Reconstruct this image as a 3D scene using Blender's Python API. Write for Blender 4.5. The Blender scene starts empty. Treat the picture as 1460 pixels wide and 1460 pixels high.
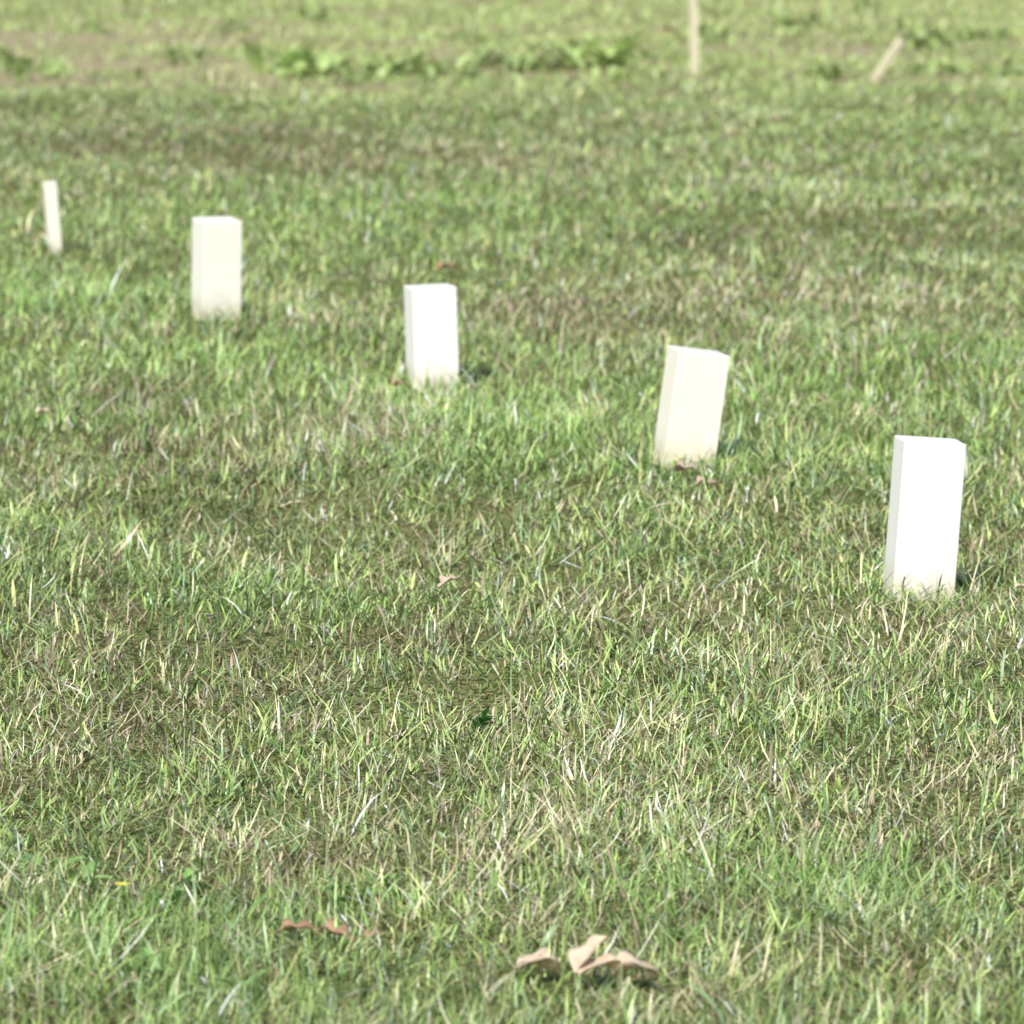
import bpy, math, numpy as np
from mathutils import Matrix, Vector
rng = np.random.default_rng(7)
scene = bpy.context.scene
CAMH = 0.76
F = 7540.0; HOR = -260.0
pitch = math.atan((730-HOR)/F)

def gp(px, py):
    """ground position (metres) of a spot of the lawn"""
    u=(px-730)/F; v=(730-py)/F
    dz = v*math.cos(pitch)-math.sin(pitch); dy = math.cos(pitch)+v*math.sin(pitch)
    t = -CAMH/dz
    return (u*t, dy*t)

# ---------------------------------------------------------------- noise
def vnoise(x, y, scale, seed):
    r = np.random.default_rng(seed); T = r.random((256,256))
    X=x/scale+100.37; Y=y/scale+57.71
    xi=np.floor(X).astype(int); yi=np.floor(Y).astype(int)
    fx=X-xi; fy=Y-yi; fx=fx*fx*(3-2*fx); fy=fy*fy*(3-2*fy)
    a=T[xi%256,yi%256]; b=T[(xi+1)%256,yi%256]; c=T[xi%256,(yi+1)%256]; d=T[(xi+1)%256,(yi+1)%256]
    return (a*(1-fx)+b*fx)*(1-fy)+(c*(1-fx)+d*fx)*fy
def fbm(x,y,s,seed,o=3):
    t=0;w=0;a=1
    for i in range(o):
        t=t+a*vnoise(x,y,s/(2**i),seed+i*13); w+=a; a*=.55
    return t/w
def sstep(a,b,x):
    t=np.clip((x-a)/(b-a),0,1); return t*t*(3-2*t)
def hgt(x,y):
    x=np.asarray(x,float); y=np.asarray(y,float)
    return (0.007*np.sin(x*5.1+1.3*np.sin(y*2.3))+0.007*np.sin(y*4.3+x*2.1)+0.004*np.sin(x*11+y*7))*(np.abs(x)<30)*(y<40)*(y>-10)

# ---------------------------------------------------------------- materials
def newmat(name):
    m=bpy.data.materials.new(name); m.use_nodes=True
    nt=m.node_tree; nt.nodes.clear()
    return m,nt,nt.nodes,nt.links
def leafmat(name, transl=0.3, rough=0.45, spec=0.45):
    m,nt,N,L=newmat(name)
    o=N.new('ShaderNodeOutputMaterial'); a=N.new('ShaderNodeAttribute'); a.attribute_name='Col'
    if transl<=0:
        p=N.new('ShaderNodeBsdfDiffuse'); gl=N.new('ShaderNodeBsdfGlossy'); gl.inputs['Roughness'].default_value=rough
        mx=N.new('ShaderNodeMixShader'); mx.inputs[0].default_value=spec
        L.new(a.outputs['Color'],p.inputs['Color']); L.new(p.outputs[0],mx.inputs[1]); L.new(gl.outputs[0],mx.inputs[2])
        L.new(mx.outputs[0],o.inputs[0]); return m
    p=N.new('ShaderNodeBsdfPrincipled'); p.inputs['Roughness'].default_value=rough
    p.inputs['Specular IOR Level'].default_value=spec
    t=N.new('ShaderNodeBsdfTranslucent'); mx=N.new('ShaderNodeMixShader'); mx.inputs[0].default_value=transl
    L.new(a.outputs['Color'],p.inputs['Base Color']); L.new(a.outputs['Color'],t.inputs['Color'])
    L.new(p.outputs[0],mx.inputs[1]); L.new(t.outputs[0],mx.inputs[2]); L.new(mx.outputs[0],o.inputs[0])
    return m
M_grass=leafmat('grass_blades',0,0.42,0.06)
M_weed=leafmat('weed_leaf',0.25,0.4,0.5)
M_dry=leafmat('dry_leaf',0.15,0.6,0.3)

def soilmat():
    m,nt,N,L=newmat('soil_and_thatch')
    o=N.new('ShaderNodeOutputMaterial'); p=N.new('ShaderNodeBsdfDiffuse')
    g=N.new('ShaderNodeNewGeometry')
    n1=N.new('ShaderNodeTexNoise'); n1.inputs['Scale'].default_value=160; n1.inputs['Detail'].default_value=6
    n2=N.new('ShaderNodeTexNoise'); n2.inputs['Scale'].default_value=1.6; n2.inputs['Detail'].default_value=5
    L.new(g.outputs['Position'],n1.inputs['Vector']); L.new(g.outputs['Position'],n2.inputs['Vector'])
    r1=N.new('ShaderNodeValToRGB'); e=r1.color_ramp.elements
    e[0].position=.38; e[0].color=(.05,.06,.02,1); e[1].position=.62; e[1].color=(.31,.30,.13,1)
    r2=N.new('ShaderNodeValToRGB'); e=r2.color_ramp.elements
    e[0].position=.35; e[0].color=(.16,.22,.05,1); e[1].position=.65; e[1].color=(.28,.33,.11,1)
    sx=N.new('ShaderNodeSeparateXYZ'); L.new(g.outputs['Position'],sx.inputs[0])
    mr=N.new('ShaderNodeMapRange'); mr.inputs[1].default_value=23; mr.inputs[2].default_value=30
    L.new(sx.outputs['Y'],mr.inputs[0])
    mv=N.new('ShaderNodeMapRange'); mv.inputs[1].default_value=14; mv.inputs[2].default_value=15.5
    L.new(sx.outputs['Y'],mv.inputs[0])
    r3=N.new('ShaderNodeValToRGB'); e=r3.color_ramp.elements
    e[0].position=.35; e[0].color=(.26,.21,.12,1); e[1].position=.65; e[1].color=(.52,.42,.28,1)
    L.new(n1.outputs[0],r3.inputs[0])
    L.new(n1.outputs[0],r1.inputs[0]); L.new(n2.outputs[0],r2.inputs[0])
    m0=N.new('ShaderNodeMix'); m0.data_type='RGBA'
    L.new(mv.outputs[0],m0.inputs[0]); L.new(r1.outputs[0],m0.inputs[6]); L.new(r3.outputs[0],m0.inputs[7])
    mx=N.new('ShaderNodeMix'); mx.data_type='RGBA'
    L.new(mr.outputs[0],mx.inputs[0]); L.new(m0.outputs[2],mx.inputs[6]); L.new(r2.outputs[0],mx.inputs[7])
    L.new(mx.outputs[2],p.inputs['Color'])
    b=N.new('ShaderNodeBump'); b.inputs['Strength'].default_value=.8; b.inputs['Distance'].default_value=.01
    L.new(n1.outputs[0],b.inputs['Height']); L.new(b.outputs[0],p.inputs['Normal'])
    L.new(p.outputs[0],o.inputs[0]); return m
M_soil=soilmat()

def woodmat(name,c1,c2,rough=.55,bump=.1):
    m,nt,N,L=newmat(name)
    o=N.new('ShaderNodeOutputMaterial'); p=N.new('ShaderNodeBsdfPrincipled'); p.inputs['Roughness'].default_value=rough
    p.inputs['Specular IOR Level'].default_value=.3
    tc=N.new('ShaderNodeTexCoord'); mp=N.new('ShaderNodeMapping'); mp.inputs['Scale'].default_value=(1,1,.06)
    oi=N.new('ShaderNodeObjectInfo'); ad=N.new('ShaderNodeVectorMath'); ad.operation='ADD'
    L.new(tc.outputs['Object'],mp.inputs[0]); L.new(mp.outputs[0],ad.inputs[0]); L.new(oi.outputs['Random'],ad.inputs[1])
    n=N.new('ShaderNodeTexNoise'); n.inputs['Scale'].default_value=170; n.inputs['Detail'].default_value=4
    n.inputs['Distortion'].default_value=.6
    L.new(ad.outputs[0],n.inputs['Vector'])
    r=N.new('ShaderNodeValToRGB'); e=r.color_ramp.elements
    e[0].position=.3; e[0].color=(*c2,1); e[1].position=.62; e[1].color=(*c1,1)
    L.new(n.outputs[0],r.inputs[0])
    sx=N.new('ShaderNodeSeparateXYZ'); L.new(tc.outputs['Object'],sx.inputs[0])
    n2=N.new('ShaderNodeTexNoise'); n2.inputs['Scale'].default_value=45; n2.inputs['Detail'].default_value=4
    L.new(tc.outputs['Object'],n2.inputs['Vector'])
    ma=N.new('ShaderNodeMath'); ma.operation='MULTIPLY_ADD'; ma.inputs[1].default_value=-.06
    L.new(n2.outputs[0],ma.inputs[0]); L.new(sx.outputs['Z'],ma.inputs[2])
    mr=N.new('ShaderNodeMapRange'); mr.inputs[1].default_value=-.03; mr.inputs[2].default_value=.015
    mr.inputs[3].default_value=.6; mr.inputs[4].default_value=0
    L.new(ma.outputs[0],mr.inputs[0])
    mx=N.new('ShaderNodeMix'); mx.data_type='RGBA'
    mx.inputs[7].default_value=(.50,.42,.26,1)
    L.new(mr.outputs[0],mx.inputs[0]); L.new(r.outputs[0],mx.inputs[6]); L.new(mx.outputs[2],p.inputs['Base Color'])
    b=N.new('ShaderNodeBump'); b.inputs['Strength'].default_value=bump; b.inputs['Distance'].default_value=.0006
    L.new(n.outputs[0],b.inputs['Height']); L.new(b.outputs[0],p.inputs['Normal'])
    L.new(p.outputs[0],o.inputs[0]); return m
M_white=woodmat('white_painted_wood',(.86,.84,.77),(.84,.82,.74))
M_cream=woodmat('cream_painted_wood',(.84,.79,.66),(.82,.77,.63))
M_ivory=woodmat('ivory_painted_wood',(.85,.82,.72),(.835,.80,.695))
M_pale=woodmat('pale_bare_wood',(.86,.83,.70),(.82,.78,.62))
M_stake=woodmat('weathered_stake_wood',(.68,.64,.45),(.57,.52,.34))

# ---------------------------------------------------------------- ground
def mesh_np(name, verts, loops_tot_idx, polys_start, polys_tot, mat, cols=None):
    me=bpy.data.meshes.new(name)
    me.vertices.add(len(verts)); me.vertices.foreach_set('co',verts.astype(np.float32).ravel())
    me.loops.add(len(loops_tot_idx)); me.loops.foreach_set('vertex_index',loops_tot_idx.astype(np.int32))
    me.polygons.add(len(polys_start)); me.polygons.foreach_set('loop_start',polys_start.astype(np.int32))
    me.update(calc_edges=True)
    if cols is not None:
        a=me.color_attributes.new('Col','FLOAT_COLOR','POINT')
        c=np.ones((len(verts),4),np.float32); c[:,:3]=cols; a.data.foreach_set('color',c.ravel())
    me.materials.append(mat)
    ob=bpy.data.objects.new(name,me); scene.collection.objects.link(ob)
    return ob
xs=np.concatenate([[-400,-150,-60,-20],np.arange(-8,8.01,.1),[20,60,150,400]])
ys=np.concatenate([[-200,-60,-10],np.arange(-2,30.01,.1),[45,80,150,400,900]])
GX,GY=np.meshgrid(xs,ys); GZ=hgt(GX,GY)
V=np.stack([GX,GY,GZ],-1).reshape(-1,3); nx=len(xs); ny=len(ys)
i=np.arange(nx-1)[None,:]+nx*np.arange(ny-1)[:,None]
Q=np.stack([i,i+1,i+1+nx,i+nx],-1).reshape(-1)
g=mesh_np('ground',V,Q,np.arange(0,len(Q),4),None,M_soil)
g.data.polygons.foreach_set('use_smooth',np.ones(len(g.data.polygons),bool))

# ---------------------------------------------------------------- blocks and stakes
def join_box(name,w,d,h,bev,mat,loc,yaw,leanx,leany,taper=1.0):
    import bmesh
    bm=bmesh.new(); bmesh.ops.create_cube(bm,size=1)
    for v in bm.verts:
        v.co.x*=w; v.co.y*=d; v.co.z=(v.co.z+.5)*h
        if v.co.z<h*.5: v.co.x*=taper; v.co.y*=taper
    bmesh.ops.bevel(bm,geom=bm.edges[:],offset=bev,segments=3,profile=.6,affect='EDGES')
    me=bpy.data.meshes.new(name); bm.to_mesh(me); bm.free(); me.materials.append(mat)
    for p in me.polygons: p.use_smooth=False
    ob=bpy.data.objects.new(name,me); scene.collection.objects.link(ob)
    R=Matrix.Rotation(math.radians(leanx),4,'Y')@Matrix.Rotation(math.radians(leany),4,'X')@Matrix.Rotation(math.radians(yaw),4,'Z')
    ob.matrix_world=Matrix.Translation(loc)@R
    return ob
blocks=[ # base px, py, yaw, lean right, lean to viewer, mat
 (1312,862,5.3,4.0,-1.5,M_white,.157),
 (974,688,11.5,7.8,-1,M_cream,.138),
 (617,543,13,-1.6,0,M_white,.144),
 (307,463,20,1.0,4,M_ivory,.153)]
foot=[]
for (px,py,yaw,lx,ly,mat,h) in blocks:
    x,y=gp(px,py); y+=.03
    join_box('wooden_block',.061,.061,h,.0018,mat,(x,y,float(hgt(x,y))-.002),yaw,lx,ly)
    foot.append((x,y,.036))
x,y=gp(80,364); join_box('wooden_stake',.020,.020,.132,.0015,M_pale,(x,y,float(hgt(x,y))-.003),22,-4.5,0); foot.append((x,y,.012))
x,y=gp(990,112); join_box('wooden_stake',.020,.020,.42,.002,M_stake,(x,y,-.01),20,-.9,0); foot.append((x,y,.012))
x,y=gp(1243,114); join_box('wooden_stake',.022,.014,.155,.002,M_stake,(x,y,-.01),15,33,5)

# ---------------------------------------------------------------- grass
def region(y0,y1,dens_fn):
    out=[]
    step=.25
    for a in np.arange(y0,y1,step):
        ym=a+step/2; hw=.0968*ym+.12
        n=rng.poisson(dens_fn(ym)*step*2*hw)
        out.append(np.stack([rng.uniform(-hw,hw,n),rng.uniform(a,a+step,n)],1))
        ext=.9+.12*ym; n2=rng.poisson(dens_fn(ym)*.20*step*2*ext)
        s=rng.choice([-1,1],n2)
        out.append(np.stack([s*(hw+rng.uniform(0,ext,n2)),rng.uniform(a,a+step,n2)],1))
    return np.concatenate(out)
dens=lambda y: 41000*(3.5/max(y,3.3))**1.5
def mixc(a,b,t): return a*(1-t[:,None])+b*t[:,None]

lushspots=[gp(760,640)+(.25,),gp(840,590)+(.2,),gp(60,430)+(.35,),gp(330,560)+(.3,),gp(80,1400)+(.12,),gp(1180,560)+(.4,),gp(540,1270)+(.10,),gp(950,1380)+(.08,),gp(620,300)+(.5,),gp(1120,1330)+(.1,)]
dryspots=[gp(980,690)+(.15,),gp(1150,440)+(.4,),gp(1000,900)+(.16,),gp(640,1150)+(.20,),gp(1380,1150)+(.10,),gp(420,780)+(.2,),gp(1390,870)+(.12,),gp(1150,940)+(.12,),gp(700,860)+(.12,)]
darkspots=[gp(350,215)+(.9,),gp(480,235)+(.6,),gp(140,640)+(.26,),gp(150,590)+(.2,),gp(1180,350)+(.5,),gp(330,740)+(.16,),gp(240,1000)+(.14,),gp(560,960)+(.1,),gp(440,1200)+(.1,),gp(860,440)+(.2,),gp(280,1210)+(.05,),gp(60,900)+(.12,),gp(1240,1290)+(.05,)]
def spotf(x,y,spots):
    t=np.zeros_like(x)
    wx=x+.25*(fbm(x,y,.25,301)-.5); wy=y+.7*(fbm(x,y,.3,302)-.5)
    for sx,sy,r in spots:
        asp=.6 if sy<9 else .8
        t=np.maximum(t,np.exp(-(((wx-sx)*1.0/r)**2+((wy-sy)*asp/r)**2)))
    return t

def build_blades(P,nseg):
    n=len(P); x,y=P[:,0],P[:,1]
    keep=np.ones(n,bool)
    for fx,fy,fr in foot: keep&=((x-fx)**2+(y-fy)**2)>fr**2
    verge=sstep(14.6,15.6,y+.4*(fbm(x,y,.8,5)-.5)*2)*(1-sstep(18.5,20.5,y))
    bare=verge*sstep(.52,.68,fbm(x,y*.7,.45,77)+.19*sstep(0.1,-.9,x))
    keep&=rng.random(n)>bare*.80
    thin=sstep(.50,.70,fbm(x,y,.11,9))
    keep&=rng.random(n)>thin*.42
    P=P[keep]; n=len(P); x,y=P[:,0],P[:,1]; verge=verge[keep]
    lush=spotf(x,y,lushspots); dry=spotf(x,y,dryspots); dark=spotf(x,y,darkspots)
    nA=fbm(x,y,.55,21); nB=fbm(x,y,.16,33); nC=fbm(x,y*.7,1.6,45); nD=fbm(x,y,.05,47,2)
    dryf=np.clip(.155+.6*(nA-.5)+.6*(nB-.5)+.4*(nC-.5)+.6*(nD-.5)+.26*dry-.16*lush,0.03,.75)
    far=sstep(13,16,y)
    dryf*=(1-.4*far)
    kind=rng.random(n)
    straw=kind<dryf*.66
    brown=(kind>=dryf*.66)&(kind<dryf*.66+.04+dryf*.22+.32*dark*sstep(.35,.6,nD*.5+nB*.5))
    Ln=(.0135+.011*fbm(x,y,.3,61)+.007*(nB-.5)+.009*(nD-.5))*rng.lognormal(0,.34,n)
    Ln*=1+.35*lush-.1*dry
    Ln*=1+.5*far*rng.random(n)
    near=np.zeros(n)
    for fx,fy,fr in foot[:4]:
        near=np.maximum(near,np.exp(-(((x-fx)**2+(y-fy)**2)/.055**2)))
    Ln*=1+.8*near
    tall=rng.random(n)<.02; Ln[tall]*=1.7
    lay=rng.random(n)<(.30+.2*straw)
    Ln[lay]*=1.25
    W=.00064*rng.lognormal(0,.35,n)*np.clip(y/4.2,.8,9)**.70*(1+.3*(np.abs(x)>.0968*y+.12))
    W[straw]*=.82
    az=2*math.pi*(fbm(x,y,.05,71,2)*1.6)+rng.normal(0,1.5,n)
    lean=np.clip(rng.normal(.66,.36,n),.03,1.5)
    lean[lay]=rng.uniform(1.3,2.6,lay.sum())
    curl=rng.normal(.7,.7,n); curl[lay]=rng.normal(0,.6,lay.sum())
    twist=rng.normal(0,1.0,n)
    k=nseg; S=2*k+1
    verts=np.zeros((n,S,3)); cols=np.zeros((n,S,3))
    dx,dy=np.cos(az),np.sin(az)
    g1=np.array([.20,.325,.08]); g2=np.array([.42,.53,.165]); g3=np.array([.065,.145,.04])
    gy=np.array([.56,.57,.23]); st=np.array([.78,.70,.46]); br=np.array([.36,.27,.19]); blu=np.array([.28,.41,.23])
    c=mixc(np.tile(g1,(n,1)),g2,np.clip(rng.normal(.52,.36,n)+.8*(nB-.5)+.5*(nD-.5),0,1))
    c=mixc(c,g3,(rng.random(n)<.20)*.85); c=mixc(c,gy,(rng.random(n)<.13)*.8); c=mixc(c,blu,(rng.random(n)<.17)*.8)
    c=mixc(c,np.array([.22,.41,.09]),np.clip(lush*.4,0,1))
    c[straw]=mixc(np.tile(st,(straw.sum(),1)),np.array([.64,.57,.31]),rng.random(straw.sum()))
    c[brown]=mixc(np.tile(br,(brown.sum(),1)),np.array([.28,.23,.13]),rng.random(brown.sum()))
    pale=rng.random(n)<.014; c[pale]=np.array([.84,.82,.70])
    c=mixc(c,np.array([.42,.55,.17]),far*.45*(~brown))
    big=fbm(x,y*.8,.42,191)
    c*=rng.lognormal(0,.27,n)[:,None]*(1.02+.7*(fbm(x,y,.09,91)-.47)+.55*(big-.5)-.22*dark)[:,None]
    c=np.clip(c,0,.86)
    px=x.copy(); py=y.copy(); pz=hgt(x,y)-.002
    pz=pz+lay*rng.uniform(.002,.012,n)
    a=lean*.55
    for s in range(k+1):
        t=s/k
        ww=W*(1-.25*t) if s<k else 0
        tw=az+math.pi/2+twist*t
        if s<k:
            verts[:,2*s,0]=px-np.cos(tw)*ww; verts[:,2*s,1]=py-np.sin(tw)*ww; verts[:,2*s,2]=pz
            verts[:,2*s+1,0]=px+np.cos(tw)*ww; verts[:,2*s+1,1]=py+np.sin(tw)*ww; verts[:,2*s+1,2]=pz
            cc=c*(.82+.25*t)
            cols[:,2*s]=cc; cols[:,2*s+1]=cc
        else:
            verts[:,2*s,0]=px; verts[:,2*s,1]=py; verts[:,2*s,2]=pz
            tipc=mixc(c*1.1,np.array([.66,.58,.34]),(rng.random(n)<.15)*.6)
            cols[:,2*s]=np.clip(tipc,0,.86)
        if s<k:
            sl=Ln/k
            px=px+dx*np.sin(a)*sl; py=py+dy*np.sin(a)*sl; pz=pz+np.cos(a)*sl
            a=np.where(lay,a+curl/k,np.clip(a+(lean*.45+curl)/k*1.2,-.3,2.1))
    return verts,cols,k

def assemble(groups,name,mat):
    VV=[];CC=[];LL=[];PT=[];off=0
    for verts,cols,k in groups:
        n,S,_=verts.shape
        base=off+np.arange(n)*S
        pat=[];tots=[]
        for s in range(k-1): pat+= [2*s,2*s+1,2*s+3,2*s+2]; tots.append(4)
        pat+=[2*k-2,2*k-1,2*k]; tots.append(3)
        LL.append((base[:,None]+np.array(pat)[None,:]).ravel()); PT.append(np.tile(tots,n))
        VV.append(verts.reshape(-1,3)); CC.append(cols.reshape(-1,3)); off+=n*S
    V=np.concatenate(VV); C=np.concatenate(CC); Lp=np.concatenate(LL); T=np.concatenate(PT)
    st=np.concatenate([[0],np.cumsum(T)[:-1]])
    ob=mesh_np(name,V,Lp,st,None,mat,C)
    return ob,len(T)
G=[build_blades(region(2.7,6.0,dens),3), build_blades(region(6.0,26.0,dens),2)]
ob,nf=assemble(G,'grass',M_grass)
print('faces',nf)

# ---------------------------------------------------------------- broad leaves
def leaf_geo(L,W,lobes,curl,fold,base,az,tilt,col,col2,nu=16,nv=5,seed=0,lobed=.35):
    r=np.random.default_rng(seed)
    vs=[];cs=[];ph=r.random()*6
    a=tilt; cx=0;cz=0
    for i in range(nu+1):
        t=i/nu
        w=W*.5*(math.sin(math.pi*min(1,t*1.02+.0)**.8)**.75 if 0<t<.98 else 0)
        if lobes: w*=(1-lobed*.5)+lobed*math.sin(t*math.pi*2*lobes+ph)
        w=max(w,.0006)
        for j in range(nv):
            s=(j/(nv-1)-.5)*2
            yy=s*w; zz=abs(s)**1.5*w*fold+ .12*w*math.sin(7*t+3*s+ph)
            vs.append((cx-math.sin(a)*zz*1.0, yy, cz+math.cos(a)*zz))
            m=min(1,max(0,.5+.5*math.sin(9*t+5*s+ph)*.6+r.normal(0,.15)))
            c=np.array(col)*(1-m)+np.array(col2)*m
            if j==nv//2: c=c*1.12
            cs.append(c)
        cx+=math.cos(a)*L/nu; cz+=math.sin(a)*L/nu
        a-=curl/nu
    ca,sa=math.cos(az),math.sin(az)
    vs=[(base[0]+v[0]*ca-v[1]*sa, base[1]+v[0]*sa+v[1]*ca, base[2]+v[2]) for v in vs]
    fs=[(i*nv+j,i*nv+j+1,(i+1)*nv+j+1,(i+1)*nv+j) for i in range(nu) for j in range(nv-1)]
    return vs,fs,cs
def mk(name,parts,mat,solid=0):
    V=[];Fc=[];C=[]
    for v,f,c in parts:
        o=len(V); V+=v; C+=c; Fc+=[tuple(q+o for q in ff) for ff in f]
    me=bpy.data.meshes.new(name); me.from_pydata(V,[],Fc)
    a=me.color_attributes.new('Col','FLOAT_COLOR','POINT')
    for i,c in enumerate(C): a.data[i].color=(*[float(min(.8,q)) for q in c],1)
    for p in me.polygons: p.use_smooth=True
    me.materials.append(mat)
    ob=bpy.data.objects.new(name,me); scene.collection.objects.link(ob)
    if solid:
        md=ob.modifiers.new('thick','SOLIDIFY'); md.thickness=solid
    return ob
sd=100
def rosette(px,py,size,n,colA,colB,up=(.3,1.1),wr=.3,spread=.006):
    global sd
    x,y=gp(px,py); z=float(hgt(x,y)); parts=[]
    for i in range(n):
        sd+=1; r=np.random.default_rng(sd)
        az=i*2.4+r.normal(0,.3); L=size*r.uniform(.5,1.1); v=r.uniform(.7,1.25)
        parts.append(leaf_geo(L,L*wr*r.uniform(.8,1.2),3 if wr<.5 else 0,r.uniform(.5,1.4),.35,(x+r.normal(0,spread),y+r.normal(0,spread),z+.004),az,r.uniform(*up),np.array(colA)*v,np.array(colB)*v,seed=sd,lobed=.2))
    mk('weed_plant',parts,M_weed)
gA=(.34,.47,.14); gB=(.50,.61,.24)
W1=[(405,112,.12,26,1.05),(440,116,.13,30,1.1),(560,112,.10,24,.8),(615,104,.12,26,.9),(665,118,.07,18,.8),(850,100,.16,30,1.1),(870,112,.08,16,1),(755,100,.11,24,.75),(790,84,.08,18,.8),(25,100,.09,20,.8),(60,112,.08,18,.8),(1190,112,.09,18,.8),(1320,78,.10,20,.8),(1400,60,.10,20,.9),(500,124,.05,12,.7),(1130,40,.10,18,.8),(690,60,.08,18,.8),(915,118,.06,16,.8),(170,118,.06,16,.8),(1010,60,.08,18,.8),(1060,115,.06,14,.8),(250,95,.07,16,.8),(1440,112,.08,18,.8),(330,50,.08,16,.8),(1230,20,.1,18,.8),(460,30,.1,18,.8),(120,40,.08,16,.7),(930,85,.08,18,.8),(700,95,.09,22,.75),(1350,108,.08,20,.8),(1290,45,.08,16,.9)]
for a in W1:
    rosette(*a[:4],np.array(gA)*a[4],np.array(gB)*a[4],(.4,1.35),.40,.055)
dA=(.17,.32,.08); dB=(.27,.42,.13)
for a in [(500,1290,.026,9),(545,1275,.022,8),(60,1235,.026,7),(280,1275,.022,8),(120,1260,.020,6),(200,1420,.022,7),(330,1450,.022,7),(1330,1090,.016,5),(1110,1175,.017,5),(480,1310,.02,7),(240,1295,.02,7)]:
    rosette(*a,dA,dB,(.5,1.2),.45)
rosette(688,1032,.026,14,(.06,.20,.04),(.10,.28,.06),(.6,1.4),.3,.003)
def dryleaf(px,py,L,W,az,tilt,curl,z,cA,cB,lob=3,lb=.42):
    global sd; sd+=1
    x,y=gp(px,py)
    mk('dry_leaf',[leaf_geo(L,W,lob,curl,.5,(x,y,float(hgt(x,y))+z),az,tilt,cA,cB,nu=28,nv=9,seed=sd,lobed=lb)],M_dry,.0004)
tan=(.74,.61,.45); tan2=(.58,.44,.31); brn=(.34,.20,.11); brn2=(.48,.32,.20)
dryleaf(738,1428,.034,.030,.15,.5,1.6,.012,tan,tan2,2,.22)
dryleaf(822,1436,.034,.022,.5,1.15,.9,.012,tan,tan2,2,.22)
dryleaf(826,1440,.034,.024,.2,.7,1.3,.012,tan,tan2,2,.2)
dryleaf(874,1440,.032,.028,.1,.75,1.7,.012,tan,tan2,2,.22)
dryleaf(395,1375,.036,.018,.1,.38,1.0,.014,brn,brn2)
dryleaf(450,1375,.030,.022,-.2,.45,1.3,.012,brn,brn2)
dryleaf(520,1378,.022,.014,.6,.5,1.3,.010,brn,brn2)
dryleaf(955,702,.042,.026,-.1,.45,1.0,.012,(.58,.46,.35),(.50,.38,.28))
dryleaf(985,717,.040,.024,.2,.35,.9,.011,(.58,.46,.35),(.50,.38,.28))
dryleaf(625,842,.036,.016,.7,.55,.9,.014,(.66,.54,.38),tan2)
dryleaf(556,548,.03,.022,.3,.5,1.2,.013,(.5,.36,.22),brn2)
dryleaf(620,402,.05,.026,.4,.6,1.2,.016,brn,brn2)
dryleaf(935,62,.09,.05,.4,.5,1.2,.03,(.30,.17,.17),brn2)
dryleaf(1095,245,.035,.02,.4,.5,1.2,.014,(.75,.62,.5),tan)
dryleaf(50,612,.03,.018,.4,.5,1.2,.013,(.7,.58,.42),tan)
dryleaf(1445,858,.03,.016,.1,.4,1.,.013,(.6,.45,.3),tan)
dryleaf(400,730,.03,.008,.2,.4,.5,.013,(.75,.62,.45),tan)
dryleaf(920,750,.04,.004,.15,.35,.3,.015,(.7,.62,.45),tan,0)
x,y=gp(175,1312); parts=[]
for i in range(9):
    parts.append(leaf_geo(.0065,.004,0,.4,.2,(x,y,.024),i*.7,.45,(.8,.68,.05),(.8,.72,.15),nu=5,nv=3,seed=i))
parts.append(leaf_geo(.024,.0016,0,0,.1,(x,y,0),0,1.57,(.2,.35,.08),(.2,.35,.08),nu=5,nv=3))
mk('yellow_flower',parts,M_weed)

# ---------------------------------------------------------------- light, sky, camera
az=math.radians(202); el=math.radians(43)
d=Vector((math.sin(az)*math.cos(el),math.cos(az)*math.cos(el),math.sin(el)))
sl=bpy.data.lights.new('sun','SUN'); sl.energy=5.0; sl.angle=math.radians(.53); sl.color=(1,.97,.92)
so=bpy.data.objects.new('sun',sl); scene.collection.objects.link(so); so.rotation_euler=d.to_track_quat('Z','Y').to_euler(); so.location=(0,0,10)
w=bpy.data.worlds.new('World'); scene.world=w; w.use_nodes=True
N=w.node_tree.nodes; bg=N['Background']; sk=N.new('ShaderNodeTexSky'); sk.sky_type='NISHITA'; sk.sun_disc=False
sk.sun_elevation=el; sk.sun_rotation=az; w.node_tree.links.new(sk.outputs[0],bg.inputs[0]); bg.inputs[1].default_value=.15
cam=bpy.data.cameras.new('camera'); co=bpy.data.objects.new('camera',cam); scene.collection.objects.link(co)
co.location=(0,0,CAMH); co.rotation_euler=(math.pi/2-pitch,0,0)
cam.sensor_width=36; cam.lens=36*F/1460; cam.clip_end=3000; cam.clip_start=.05
cam.dof.use_dof=True; cam.dof.focus_distance=4.5; cam.dof.aperture_fstop=18
scene.camera=co
scene.view_settings.view_transform='Standard'; scene.view_settings.look='None'; scene.view_settings.exposure=0
